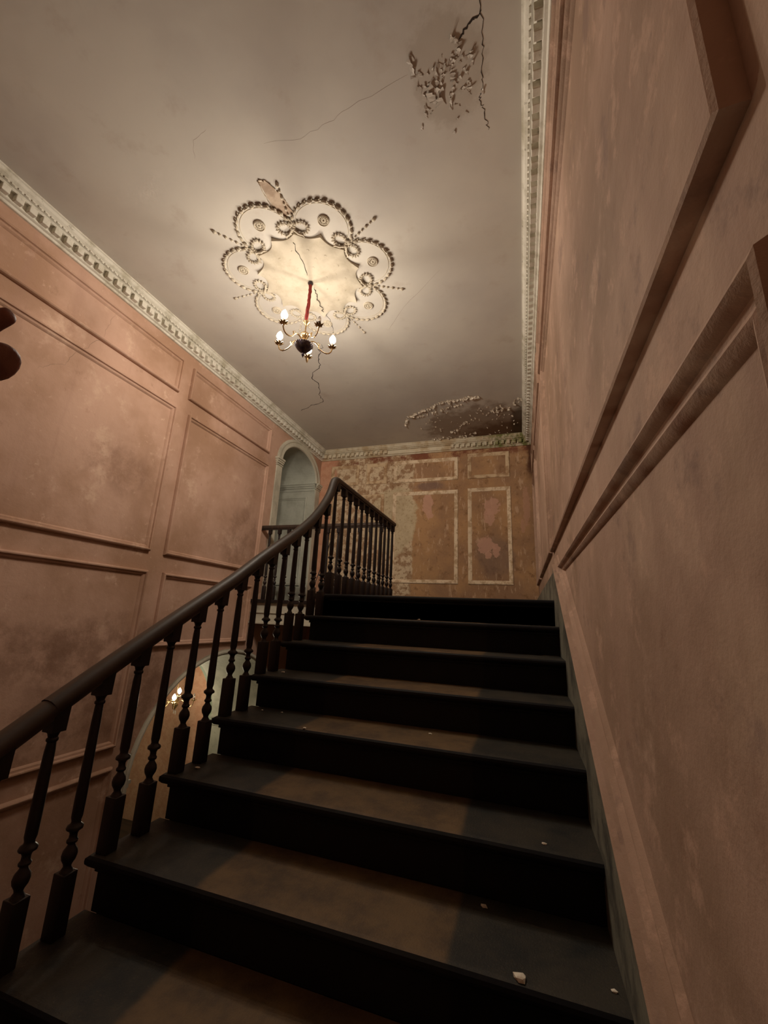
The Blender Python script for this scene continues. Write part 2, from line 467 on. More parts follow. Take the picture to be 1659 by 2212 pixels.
# ------------------------------------------------------------------ cornice
CP = [(0, 0), (0, .018), (.004, .022), (.016, .026), (.020, .040), (.024, .046), (.082, .046), (.086, .070), (.098, .082), (.100, .094), (.112, .098), (.128, .118), (.146, .126), (.152, .136), (.161, .136), (.161, 0)]
def cornice(name, axis, a, b, wall, sgn, mat, gaps=(), pitch=.086):
    """runs along axis 'y' (wall plane x=wall, room on side sgn) or 'x'"""
    bm = bmesh.new()
    def P(s, up, out):
        z = H - .161 + up
        return Vector((wall + sgn*out, s, z)) if axis == 'y' else Vector((s, wall + sgn*out, z))
    rows = []
    for s, m in ((a, 1), (b, -1)):
        rows.append([bm.verts.new(P(s + m*o, u, o)) for u, o in CP])
    for k in range(len(CP)-1):
        bm.faces.new((rows[0][k], rows[0][k+1], rows[1][k+1], rows[1][k]))
    bm.faces.new(rows[0]); bm.faces.new(rows[1][::-1])
    n = int((b - a)/pitch)
    for i in range(1, n):
        s = a + i*pitch
        if any(g0 < s < g1 for g0, g1 in gaps): continue
        if s - a < .07 or b - s < .07: continue
        q0 = P(s, .028, .040); q1 = P(s + pitch*.58, .082, .086)
        box(bm, q0, q1, .004)
    # small bead course under the top fillet
    k = 0
    s = a + .12
    while s < b - .12:
        q0 = P(s, .100, .090); q1 = P(s + .022, .110, .104)
        box(bm, q0, q1)
        s += .043
    o = obj(name, bm, mat)
    return tag(o, kind='structure')
cornice('trim_1', 'y', -1.2, YB, XL, 1, M['cornice'])
cornice('trim_2', 'y', -1.2, YB, XR, -1, M['cornice'], pitch=.075)
cornice('trim_3', 'x', XL, XR, YB, -1, M['cornice_damp'], gaps=((-2.1, -1.02),))

# ------------------------------------------------------------------ landing, gallery, stairs
XLAND = -1.492
bm = bmesh.new()
extrude_poly(bm, MFLOOR(Z0), [(XS+.03, Y0+.03), (XS+.03, YB-.002), (XL+.001, YB-.002), (XL+.001, YC-.03), (XLAND, YC-.03), (XLAND, Y0+.03)], [], 0, -.29)
struct('floor_landing', bm, M['greywhite']).data.materials.append(M['tread'])
fl = bpy.data.objects['floor_landing']
fl.name = 'floor_2'
for pgn in fl.data.polygons:
    if abs(pgn.normal.z) > .9 and pgn.center.z > 0: pgn.material_index = 1
fl.data.materials.append(M['soffit'])
for pgn in fl.data.polygons:
    if abs(pgn.normal.z) > .9 and pgn.center.z < 0: pgn.material_index = 2
# dark nosing and fillets of the gallery edge
bm = bmesh.new()
box(bm, (XL+.002, YC-.065, Z0-.040), (XLAND-.03, YC+.03, Z0+.002), .006)
box(bm, (XLAND-.035, Y0+.01, Z0-.040), (XLAND+.05, YC+.03, Z0+.002), .006)
tag(obj('trim_4', bm, M['wood']), kind='structure')
bm = bmesh.new()
box(bm, (XL+.002, YC-.045, Z0-.165), (XLAND-.014, YC-.028, Z0-.152))
box(bm, (XL+.002, YC-.055, Z0-.300), (XLAND-.02, YC-.028, Z0-.272), .004)
tag(obj('trim_5', bm, M['greywhite']), kind='structure')

stair = empty('staircase', (-.6, Y0, Z0))
tag(stair, 'broad dark flight of worn stairs rising to the landing', 'staircase')
def local(o):      # keep world placement under an Empty that is not at the origin
    o.matrix_parent_inverse = o.parent.matrix_world.inverted() if False else Matrix.Translation(-o.parent.location)
    return o
XT = -1.442
random.seed(5)
for k in range(0, NST+1):
    y = Y0 - RUN*k; z = Z0 - RISE*k
    bm = bmesh.new()
    yb = y + RUN + .028 if k else Y0 + .034
    # board with rounded nosing at front and at the open end
    prof = [(y+.020, z-.036), (y+.008, z-.034), (y+.001, z-.026), (y-.001, z-.018), (y+.001, z-.009), (y+.008, z-.002), (y+.020, z)]
    pts = [(yb, z)] + prof[::-1] + [(yb, z-.036)]
    L = [bm.verts.new((XT + .010*(1 if abs((zz-(z-.018))) > .012 else 0), yy, zz)) for yy, zz in pts]
    Rr = [bm.verts.new((XS+.03, yy, zz)) for yy, zz in pts]
    bm.faces.new(L); bm.faces.new(Rr[::-1])
    for i in range(len(pts)):
        j = (i+1) % len(pts)
        bm.faces.new((L[i], L[j], Rr[j], Rr[i]))
    to = local(obj('tread', bm, M['tread'], stair))
    to.data.materials.append(M['riser'])
    for f_ in to.data.polygons:
        if f_.normal.z < .8: f_.material_index = 1
    bm = bmesh.new()
    box(bm, (XT+.035 if k else XLAND, y+.030, z-RISE+.0005), (XS+.03, y+.050, z-.036))
    # scotia under the nosing
    box(bm, (XT+.028, y+.020, z-.050), (XS+.03, y+.032, z-.0355), .003)
    local(obj('riser', bm, M['riser'], stair))
# open string with brackets
bm = bmesh.new()
pts = []
for k in range(0, NST+1):
    y = Y0 - RUN*k + .045; z = Z0 - RISE*k - .036
    pts += [(y, z), (y, z-RISE)]
yl = Y0 - RUN*NST + .045
pts += [(yl, Z0-RISE*(NST+1)-.25), (Y0+.05, Z0-.036-.40), (Y0+.05, Z0-.036)]
extrude_poly(bm, lambda u, v, n=0: Vector((XT+.045-n, u, v)), pts, [], 0, -.03)
local(obj('stringer', bm, M['wood'], stair))
bm = bmesh.new()
v = [(XT+.05, Y0+.05, Z0-.42), (XS+.03, Y0+.05, Z0-.42), (XS+.03, yl, Z0-RISE*(NST+1)-.24), (XT+.05, yl, Z0-RISE*(NST+1)-.24)]
A = [bm.verts.new(p) for p in v]; B = [bm.verts.new((p[0], p[1], p[2]-.02)) for p in v]
bm.faces.new(A); bm.faces.new(B[::-1])
for i in range(4): bm.faces.new((A[i], A[(i+1) % 4], B[(i+1) % 4], B[i]))
local(obj('soffit', bm, M['soffit'], stair))
# lower half landing behind / under the photographer
zl = Z0 - RISE*(NST+1)
bm = bmesh.new(); box(bm, (XL+.001, YF, zl-.2), (XR-.001, yl-.012, zl))
struct('floor_3', bm, M['floor'])

# right-hand skirting, raking then level
bm = bmesh.new()
yb0 = yl - .2
top = .22
extrude_poly(bm, MRIGHT, [(yb0, rake(yb0, top)), (Y0+.0, rake(Y0, top)), (Y0+.012, Z0+.175), (YB, Z0+.175), (YB, Z0-.02), (Y0+.05, Z0-.3), (yb0, rake(yb0, -.35))], [], .034, .0005)
tag(obj('baseboard_right', bm, M['skirting']), kind='structure')
bm = bmesh.new()
CAP = [(0, 0), (0, .034), (.010, .037), (.018, .033), (.024, .014), (.042, .010), (.046, .024), (.056, .026), (.062, .010), (.080, .008), (.086, 0)]
sweep2d(bm, MRIGHT, [(yb0, rake(yb0, top)), (Y0-.01, rake(Y0-.01, top))], CAP, closed=False)
tag(obj('trim_6', bm, M['pink_right'], smooth=True, angle=30), kind='structure')

# ------------------------------------------------------------------ balustrades
def baluster_mesh(x, y, z, ztop, s=.046, slope=0.0):
    """turned baluster standing at x,y,z, whose square head runs into the rail underside at height ztop (slope: dz/dy)"""
    bm = bmesh.new()
    hb = .172
    box(bm, (x-s/2, y-s/2, z), (x+s/2, y+s/2, z+hb), .0025)
    # chamfered shoulders
    head = ztop - .060
    prof = [(.021, hb-.004), (.016, hb+.006), (.011, hb+.014), (.013, hb+.022), (.020, hb+.034), (.0225, hb+.046), (.020, hb+.058), (.012, hb+.070), (.010, hb+.076),
            (.0155, hb+.080), (.0165, hb+.086), (.012, hb+.092), (.0115, hb+.104), (.015, hb+.112), (.0235, hb+.117), (.0245, hb+.122), (.0225, hb+.127), (.0145, hb+.133),
            (.0135, hb+.140), (.0165, hb+.152), (.0170, hb+.20), (.0160, z*0+hb+.30)]
    Hh = head - z
    prof += [(.0145, (Hh - (hb+.30))*.6 + hb+.30), (.0128, Hh-.035), (.0125, Hh-.030), (.0165, Hh-.026), (.0165, Hh-.020), (.0130, Hh-.016), (.0160, Hh-.006), (.0215, Hh+.002)]
    lathe(bm, prof, (x, y, z), 12)
    a = s*.5
    z1 = head
    vs = []
    for zz, q in ((z1, a*.95), ):
        vs.append([bm.verts.new((x+dx*q, y+dy*q, zz)) for dx, dy in ((-1,-1),(1,-1),(1,1),(-1,1))])
    vs.append([bm.verts.new((x+dx*a, y+dy*a, ztop + slope*dy*a + .012)) for dx, dy in ((-1,-1),(1,-1),(1,1),(-1,1))])
    bm.faces.new(vs[0][::-1]); bm.faces.new(vs[1])
    for i in range(4):
        bm.faces.new((vs[0][i], vs[0][(i+1) % 4], vs[1][(i+1) % 4], vs[1][i]))
    return bm

RS = [(-.030, .012), (-.034, .022), (-.035, .034), (-.031, .046), (-.022, .055), (-.008, .060), (.008, .060), (.022, .055), (.031, .046), (.035, .034), (.034, .022), (.030, .012), (.022, .010), (.022, 0), (-.022, 0), (-.022, .010)]
def rail_sweep(bm, pts):
    """pts: top-centre line; section hangs below"""
    P = [Vector(p) for p in pts]; rows = []
    for i, p in enumerate(P):
        t = (P[min(i+1, len(P)-1)] - P[max(i-1, 0)]).normalized()
        side = Vector((t.y, -t.x, 0))
        if side.length < 1e-4: side = Vector((1, 0, 0))
        side.normalize()
        upv = side.cross(t).normalized()
        rows.append([bm.verts.new(p + side*a + upv*(b-.060)) for a, b in RS])
    n = len(RS)
    for A, B in zip(rows, rows[1:]):
        for k in range(n):
            bm.faces.new((A[k], A[(k+1) % n], B[(k+1) % n], B[k]))
    bm.faces.new(rows[0][::-1]); bm.faces.new(rows[-1])

XLR = -1.458                     # landing rail line
RT = Z0 + .981
# control polyline (y, z of rail top, x)
CT = [(-.45, -1.175, -1.390), (.885, -.36, -1.40), (.99, -.289, -1.40), (1.283, -.109, -1.40), (1.493, .016, -1.40), (1.771, .177, -1.40), (1.983, .313, -1.405), (2.17, .425, -1.412),
      (2.39, .553, -1.422), (2.575, .675, -1.432), (2.71, .785, -1.438), (2.82, .895, -1.444), (2.90, .995, -1.449), (2.945, 1.080, -1.452), (2.985, 1.130, -1.455), (3.05, RT, XLR), (3.20, RT, XLR), (YC+.03, RT, XLR)]
def cr(p0, p1, p2, p3, t):
    return tuple(.5*((2*b) + (-a+c)*t + (2*a-5*b+4*c-d)*t*t + (-a+3*b-3*c+d)*t**3) for a, b, c, d in zip(p0, p1, p2, p3))
path = []
for i in range(len(CT)-1):
    p = [CT[max(i-1, 0)], CT[i], CT[i+1], CT[min(i+2, len(CT)-1)]]
    nseg = 4 if 6 <= i <= 14 else 2
    for j in range(nseg):
        t_ = j/nseg
        q = cr(*p, t_) if 1 <= i <= 14 else tuple(a + (b-a)*t_ for a, b in zip(CT[i], CT[i+1]))
        path.append((q[2], q[0], q[1]))
path.append((CT[-1][2], CT[-1][0], CT[-1][1]))
def rail_at(y):
    for a, b in zip(path, path[1:]):
        if a[1] <= y <= b[1]:
            f = (y-a[1])/max(1e-6, b[1]-a[1])
            return a[0]+(b[0]-a[0])*f, a[2]+(b[2]-a[2])*f, (b[2]-a[2])/max(1e-6, b[1]-a[1])
    return path[0][0], path[0][2]-(path[0][1]-y)*SL, SL

bal = empty('stair_balustrade', (-1.4, Y0, Z0))
tag(bal, 'dark wooden stair balustrade with turned balusters and a sweeping handrail beside the flight', 'balustrade')
bm = bmesh.new(); rail_sweep(bm, path)
local(obj('handrail', bm, M['rail'], bal, smooth=True, angle=35))
for k in range(1, NST):
    for dy in (.042, .180):
        y = Y0 - RUN*k + dy; z = Z0 - RISE*k
        x, zt, sl = rail_at(y)
        x = max(x, -1.424)
        s_ = min(sl, 1.6)
        drop = .056*sqrt(1+s_*s_)
        local(obj('baluster', baluster_mesh(x, y, z, zt - drop, slope=s_), M['wood'], bal, smooth=True, angle=45))
# newel-like first post on the landing and the level row
bm = baluster_mesh(XLR, 3.035, Z0, RT-.060, s=.058)
local(obj('baluster', bm, M['wood'], bal, smooth=True, angle=45))
n = 11
for i in range(1, n+1):
    y = 3.06 + (YC - 3.06)*i/n
    local(obj('baluster', baluster_mesh(XLR, y, Z0, RT-.060), M['wood'], bal, smooth=True, angle=45))

gal = empty('gallery_balustrade', (-2.4, YC, Z0))
tag(gal, 'level dark wooden balustrade along the gallery edge in front of the arch', 'balustrade')
bm = bmesh.new(); rail_sweep(bm, [(XLR-.0365, YC, RT), (-2.2, YC, RT), (XL+.004, YC, RT)])
local(obj('handrail', bm, M['rail'], gal, smooth=True, angle=35))
x = XLR - .143
while x > XL + .05:
    local(obj('baluster', baluster_mesh(x, YC, Z0, RT-.060, s=.040), M['wood'], gal, smooth=True, angle=45))
    x -= .143
# thin dark pole standing against the back wall
bm = bmesh.new(); tube(bm, [(-3.22, 5.98, Z0+.001), (-2.96, 6.20, 1.36)], .007, 8)
tag(obj('wooden_pole', bm, M['wood']), 'thin dark pole leaning on the back wall behind the gallery rail', 'pole')

# ------------------------------------------------------------------ upper arch: surround, passage
bm = bmesh.new()
APR = [(0, 0), (0, .020), (.02, .030), (.045, .030), (.055, .020), (.10, .018), (.115, .024), (.13, .020), (.14, 0)]
outer = arc_pts(UA['c'], UA['s'], UA['h']+.14, UA['r']+.12, 0, 180, 32)
inner = arc_pts(UA['c'], UA['s'], UA['h'], UA['r'], 0, 180, 32)
rows = []
for (ou, ov), (iu, iv) in zip(outer, inner):
    rows.append([bm.verts.new(MLEFT(ou+(iu-ou)*a/.14, ov+(iv-ov)*a/.14, b)) for a, b in APR])
for A, B in zip(rows, rows[1:]):
    for k in range(len(APR)-1): bm.faces.new((A[k], A[k+1], B[k+1], B[k]))
ua = empty('arch_surround', (XL, UA['c'], Z0))
tag(ua, 'grey-white plaster arch surround with capitals above the gallery', 'arch')
local(obj('archivolt', bm, M['greywhite'], ua, smooth=True, angle=30))
for sgn, nm in ((-1, 'pilaster'), (1, 'pilaster')):
    a = UA['c'] + sgn*UA['h']; b = a + sgn*.14
    bm = bmesh.new(); box(bm, (XL+.0005, a, Z0), (XL+.020, b, 2.10), .003)
    o = local(obj('pilaster', bm, M['greywhite'], ua))
    bm = bmesh.new()
    for z0_, z1_, g in ((2.095, 2.110, .012), (2.125, 2.150, .016), (2.150, 2.175, .028), (2.175, 2.205, .042)):
        lo, hi = min(a, b) - g, min(max(a, b) + g, YB-.003)
        if sgn == 1: lo = a
        else: hi = a
        box(bm, (XL+.0005, lo, z0_), (XL+.022+g, hi, z1_), .003)
    box(bm, (XL+.0005, min(a, b), 2.09), (XL+.018, min(max(a, b), YB-.003), 2.20))
    local(obj('capital', bm, M['greywhite'], ua))

def passage(name, A, x0, x1, mat, thick=.06):
    bm = bmesh.new()
    inn = arch_outline(A, 0); out = arch_outline(A, thick)
    rows = []
    for x in (x0, x1):
        rows.append(([bm.verts.new((x, u, v)) for u, v in inn], [bm.verts.new((x, u, v)) for u, v in out]))
    for i in range(len(inn)-1):
        bm.faces.new((rows[0][0][i], rows[0][0][i+1], rows[1][0][i+1], rows[1][0][i]))
        bm.faces.new((rows[0][1][i], rows[0][1][i+1], rows[1][1][i+1], rows[1][1][i]))
        for r_ in rows:
            bm.faces.new((r_[0][i], r_[0][i+1], r_[1][i+1], r_[1][i]))
    return struct(name, bm, mat, smooth=False)
wp = passage('wall_passage', UA, XL+.001, XL-1.35, M['passage'])
bm = bmesh.new(); box(bm, (XL-1.42, 4.9, Z0-.1), (XL-1.35, YB, H)); struct('wall_passage_end', bm, M['passage'])
bm = bmesh.new(); box(bm, (XL-1.36, 4.9, Z0-.12), (XL-.001, 6.12, Z0)); struct('floor_4', bm, M['tread'])
def MJ(u, v, n=0): return Vector((u, UA['c']+UA['h']-n, v))
frame(wp, MJ, rect(XL-1.15, XL-.13, .45, 1.965), M['passage'], PROF)
bm = bmesh.new()
for z0_, z1_, g in ((2.07, 2.09, .012), (2.12, 2.15, .018), (2.15, 2.185, .034), (2.185, 2.205, .046)):
    for sg in (1, -1):
        yy = UA['c'] + sg*UA['h']
        box(bm, (XL-1.34, yy - sg*g, z0_), (XL-.002, yy, z1_), .003)
obj('impost_moulding', bm, M['passage'], wp)

# ------------------------------------------------------------------ lower arch: rim, passage, hall beyond with its lamp
bm = bmesh.new()
rim = arch_outline(LA, .045)
sweep2d(bm, MLEFT, [(u, v) for u, v in rim], [(0, 0), (0, .012), (.012, .022), (.026, .022), (.034, .012), (.045, 0)], closed=False)
tag(obj('trim_7', bm, M['greywhite'], smooth=True, angle=35), kind='structure')
lp = passage('wall_lower_passage', LA, XL+.0005, XL-1.05, M['greywhite'])
bm = bmesh.new()
for sg in (1, -1):
    yy = LA['c'] + sg*LA['h']
    for z0_, z1_, g in ((-1.60, -1.58, .012), (-1.53, -1.50, .02), (-1.50, -1.47, .04)):
        box(bm, (XL-1.04, yy - sg*g, z0_), (XL-.004, yy, z1_), .003)
obj('impost_moulding', bm, M['greywhite'], lp)
bm = bmesh.new()
XE = -6.6
box(bm, (XE-.1, 2.2, ZG), (XE, YB, .0)); box(bm, (XE, 2.1, ZG), (XL-1.05, 2.2, 0))
box(bm, (XE, 2.1, -.12), (XL-1.05, YB, 0))
extrude_poly(bm, lambda u, v, n=0: Vector((XL-1.05+n, u, v)), [(2.2, ZG), (LA['c']-LA['h'], ZG)] + [p for p in arch_outline(LA)[::-1][1:-1]] + [(LA['c']+LA['h'], ZG), (YB, ZG), (YB, 0), (2.2, 0)], [], 0, -.05)
struct('wall_hall', bm, M['tan'])

# ------------------------------------------------------------------ ceiling rose (seven lobes)
RC = Vector((-1.632, 2.576, H))
PH = -79.0
rose = empty('ceiling_rose', RC)
tag(rose, 'ornate cream plaster ceiling rose with seven scalloped lobes above the chandelier', 'ceiling rose')
def rp(r, a, n=0): return (r*cos(radians(a)), r*sin(radians(a)), -n)       # local to the rose
# umbrella disc: concave scallops, cusps at the ribs and half way
bm = bmesh.new()
NA, NR = 7*16, 12
rows = []
for j in range(NR+1):
    fr = j/NR; ring = []
    for i in range(NA):
        a = PH + 360*i/NA
        k = (i % 8)/8.0; q = abs(2*k-1)                      # 1 at a cusp, 0 mid-scallop
        edge = .395 + .055*q**2.2
        ribd = (i % 16)/16.0; rr = abs(2*ribd-1)             # 1 on a rib
        fold = .016*(1-rr)**1.2*(fr) * (1 if fr < .98 else 1)
        hgt = .050 - .022*fr - fold*(1.0)
        if j == NR: hgt = .012 + .022*q**3
        r = edge*fr
        ring.append(bm.verts.new(rp(r, a, max(.002, hgt))) if j else None)
    rows.append(ring)
c0 = bm.verts.new((0, 0, -.052))
for i in range(NA):
    bm.faces.new((c0, rows[1][i], rows[1][(i+1) % NA]))
for j in range(1, NR):
    for i in range(NA):
        bm.faces.new((rows[j][i], rows[j+1][i], rows[j+1][(i+1) % NA], rows[j][(i+1) % NA]))
base = [bm.verts.new(Vector((v.co.x*1.004, v.co.y*1.004, 0))) for v in rows[NR]]
for i in range(NA):
    bm.faces.new((rows[NR][i], base[i], base[(i+1) % NA], rows[NR][(i+1) % NA]))
random.seed(11)
def motif(bm, cx, cy, z, s, a0):
    for q in range(7):
        a = radians(a0 + (q-3)*26)
        p0 = Vector((cx, cy, z)); p1 = Vector((cx + cos(a)*s, cy + sin(a)*s, z))
        tube(bm, [p0.lerp(p1, .35), p0.lerp(p1, .7), p1], [.0015, .0034, .002], 5)
for i in range(7):
    a = PH + (i+.5)*360/7
    for r, s in ((.34, .020), (.235, .016), (.15, .012)):
        x_, y_, _ = rp(r, a)
        motif(bm, x_, y_, -(.050-.022*r/.4-.016*(r/.4)) - .0005, s, a)
    for dl in (-14, 14):
        x_, y_, _ = rp(.30, a+dl)
        motif(bm, x_, y_, -(.050-.022*.75-.006), .014, a+dl)
obj('umbrella_disc', bm, M['rose'], rose, smooth=True, angle=40)
def leafbead(bm, p, d, L, r):
    d = Vector(d).normalized()
    lathe(bm, [(.0005, -L*.5), (r*.75, -L*.22), (r, 0), (r*.6, L*.3), (.0005, L*.5)], p, 6, axis=d)
for i in range(7):
    am = PH + (i+.5)*360/7
    ax = Vector((cos(radians(am)), sin(radians(am)), 0)); ay = Vector((-ax.y, ax.x, 0))
    cxl, Rl = .498, .222
    def q(th, rad=Rl, n=0.0): return ax*(cxl + rad*cos(radians(th))) + ay*(rad*sin(radians(th))) + Vector((0, 0, -n))
    bm = bmesh.new()
    K = 16
    for j in range(K):
        th = -98 + 196*j/(K-1)
        d = q(th+2) - q(th-2)
        if th > 0: d = -d
        leafbead(bm, q(th, Rl, .012), d, .046, .0115 + .003*(j % 2))
        leafbead(bm, q(th+4, Rl + .009, .008), d + ax*.0 + (q(th+4, 1) - q(th+4, .9))*.15, .026, .007)
    tube(bm, [q(-98+196*j/30, Rl, .003) for j in range(31)], .0028, 6)
    tube(bm, [q(-100+200*j/30, Rl-.022, .001) for j in range(31)], .0024, 6)
    obj('husk_festoon', bm, M['rose'], rose, smooth=True, angle=50)
    bm = bmesh.new()
    cc = ax*.57
    lathe(bm, [(.044, 0), (.044, -.010), (.038, -.014), (.034, -.008), (.008, -.008)], cc, 20)
    for j in range(12):
        a = 2*pi*j/12
        leafbead(bm, cc + Vector((cos(a)*.024, sin(a)*.024, -.010)), (cos(a), sin(a), 0), .016, .005)
    lathe(bm, [(.007, -.006), (.007, -.014), (.001, -.018)], cc, 10)
    obj('rosette', bm, M['rose'], rose, smooth=True, angle=40)
for i in range(7):
    a0 = PH + i*360/7
    ax = Vector((cos(radians(a0)), sin(radians(a0)), 0)); ay = Vector((-ax.y, ax.x, 0))
    bm = bmesh.new()
    for sg in (-1, 1):
        c_ = ax*.475 + ay*(sg*.062)
        K = 14
        P = [c_ + ax*(.046*sin(2*pi*j/K)) + ay*(sg*-.056*cos(2*pi*j/K)) + Vector((0, 0, -.012)) for j in range(K)]
        for j in range(K):
            d = P[(j+1) % K]-P[j-1]
            leafbead(bm, P[j], d.cross(Vector((0, 0, 1))), .036, .0095)
        tube(bm, P + [P[0]], .0045, 6)
        tail = [ax*.47 + ay*(sg*.01), ax*.44 + ay*(sg*.035), ax*.425 + ay*(sg*.065), ax*.405 + ay*(sg*.07)]
        tube(bm, [p_ + Vector((0, 0, -.020)) for p_ in tail], [.006, .010, .009, .003], 6)
    lathe(bm, [(.016, 0), (.018, -.016), (.010, -.026), (.001, -.028)], ax*.475, 10)
    obj('ribbon_bow', bm, M['rose'], rose, smooth=True, angle=50)
    bm = bmesh.new()
    for r, s in ((.545, .013), (.585, .011), (.625, .014), (.665, .012), (.71, .015), (.755, .012), (.795, .019)):
        leafbead(bm, ax*r + Vector((0, 0, -.007)), ax, s*2.2, s*.78)
    obj('bead_drop', bm, M['rose'], rose, smooth=True, angle=50)

# bare patch where a piece of the rose has fallen away, with torn edges
random.seed(3)
def ragged(pts, n=5, amp=.008):
    out = []
    for a, b in zip(pts, pts[1:]+pts[:1]):
        for j in range(n):
            f = j/n
            out.append((a[0]+(b[0]-a[0])*f + random.uniform(-amp, amp), a[1]+(b[1]-a[1])*f + random.uniform(-amp, amp)))
    return out
PT = [(-1.60, 1.735), (-1.545, 1.745), (-1.50, 1.84), (-1.475, 1.99), (-1.54, 2.03), (-1.60, 1.95)]
bm = bmesh.new(); extrude_poly(bm, MCEIL, ragged(PT), [], .0015, -.001)
o = obj('bare_patch', bm, M['bare'], ceiling); tag(o, 'torn bare patch beside the rose')

def torn(pts, wd, seed):
    random.seed(seed); bm = bmesh.new()
    R_ = ragged(pts, 6, .008)[:-5]
    prev = None
    for i, p in enumerate(R_):
        hw = wd*random.uniform(.2, 1)
        dx, dy = random.uniform(-hw, hw), hw
        vs = [bm.verts.new(MCEIL(p[0]-dx, p[1]-dy*.3, 0)), bm.verts.new(MCEIL(p[0], p[1], random.uniform(.003, .011))), bm.verts.new(MCEIL(p[0]+dx, p[1]+dy, 0))]
        if prev:
            bm.faces.new((prev[0], prev[1], vs[1], vs[0])); bm.faces.new((prev[1], prev[2], vs[2], vs[1]))
        prev = vs
    return obj('torn_edge', bm, M['flake'], ceiling)
torn([(-1.60, 1.95), (-1.60, 1.735), (-1.545, 1.745), (-1.50, 1.84), (-1.475, 1.99), (-1.47, 2.02)], .012, 31)
def flakes(name, spots, mat, parent=None, curl=(.5, 1.6)):
    bm = bmesh.new()
    for x, y, s, a in spots:
        n = 4; jag = s*.16; c_ = random.uniform(*curl); wdt = s*random.uniform(.4, .9)
        d = Vector((cos(a), sin(a), 0)); e = Vector((-d.y, d.x, 0)); p = Vector((x, y, H-.001))
        prev = None
        for i in range(n+1):
            f = i/n
            taper = 1 - .5*f*random.uniform(.5, 1)
            A = bm.verts.new(p + e*(wdt*.5*taper*random.uniform(.8, 1.2))); B = bm.verts.new(p - e*(wdt*.5*taper*random.uniform(.8, 1.2)))
            for v_ in (A, B): v_.co += Vector((random.uniform(-jag, jag), random.uniform(-jag, jag), random.uniform(-jag, 0)*.5))
            A2 = bm.verts.new(A.co + Vector((0, 0, .0015))); B2 = bm.verts.new(B.co + Vector((0, 0, .0015)))
            if prev:
                bm.faces.new((prev[0], prev[1], B, A)); bm.faces.new((prev[2], prev[3], B2, A2))
                bm.faces.new((prev[0], A, A2, prev[2])); bm.faces.new((prev[1], B, B2, prev[3]))
            prev = (A, B, A2, B2)
            th = c_*f
            p = p + (d*cos(th) - Vector((0, 0, 1))*sin(th))*(s/n)
    return tag(obj(name, bm, mat, parent), kind='stuff')
random.seed(8)
sp = []
tri = [(-.47, 1.50), (-.36, 1.70), (-.27, 1.71), (-.12, 1.66), (-.10, 1.50), (-.20, 1.38), (-.09, 1.30)]
for i in range(64):
    x = random.gauss(-.29, .085); y = random.gauss(1.57, .075)
    sp.append((x, y, random.uniform(.010, .036), random.uniform(-2.6, -.2)))
for x, y, s in ((-.455, 1.50, .05), (-.445, 1.47, .05), (-.37, 1.64, .06), (-.33, 1.67, .055), (-.36, 1.60, .05), (-.28, 1.70, .05), (-.20, 1.45, .05), (-.22, 1.42, .045), (-.33, 1.53, .035),
                (-.465, 1.755, .03), (-.285, 1.83, .02), (-.25, 1.57, .035), (-.19, 1.50, .02), (-.18, 1.57, .025)):
    sp.append((x, y, s, random.uniform(-2.0, -1.2)))
o = flakes('loose_plaster', sp, M['ceiling'], None, (.15, .8)); tag(o, 'blistered peeling ceiling plaster near the camera by the right cornice', 'peeling plaster')
sp = []
edge = [(-1.56, 5.40), (-1.47, 5.20), (-1.30, 5.10), (-1.10, 5.02), (-.95, 4.90), (-.80, 4.88), (-.70, 4.90), (-.58, 4.84), (-.42, 4.86)]
for a, b in zip(edge, edge[1:]):
    for j in range(16):
        f = random.random()
        sp.append((a[0]+(b[0]-a[0])*f, a[1]+(b[1]-a[1])*f + random.uniform(-.01, .03), random.uniform(.018, .055), random.uniform(1.1, 2.0)))
edge = [(-1.40, 5.25), (-1.10, 5.15), (-.85, 5.05), (-.65, 5.02)]
for a, b in zip(edge, edge[1:]):
    for j in range(7):
        f = random.random(); sp.append((a[0]+(b[0]-a[0])*f, a[1]+(b[1]-a[1])*f, random.uniform(.02, .05), random.uniform(.9, 2.2)))
edge = [(-.95, 5.85), (-.65, 5.55), (-.40, 5.38), (-.20, 5.25), (-.02, 5.12), (.06, 5.02)]
for a, b in zip(edge, edge[1:]):
    for j in range(8):
        f = random.random(); sp.append((a[0]+(b[0]-a[0])*f + random.uniform(-.06, .06), a[1]+(b[1]-a[1])*f + random.uniform(-.07, .07), random.uniform(.02, .06), random.uniform(.6, 2.4)))
edge = [(-1.30, 6.02), (-1.05, 6.0), (-.80, 6.03), (-.55, 5.95)]
for a, b in zip(edge, edge[1:]):
    for j in range(8):
        f = random.random(); sp.append((a[0]+(b[0]-a[0])*f, a[1]+(b[1]-a[1])*f + random.uniform(-.05, .05), random.uniform(.03, .06), random.uniform(.6, 2.4)))
for i in range(70):
    sp.append((random.uniform(-1.4, .05), random.uniform(5.15, 6.05), random.uniform(.012, .035), random.uniform(.6, 2.4)))
o = flakes('hanging_plaster', sp, M['flake'], None, (.4, 1.3)); tag(o, 'pale torn plaster flakes hanging at the damp far right ceiling corner', 'peeling plaster')

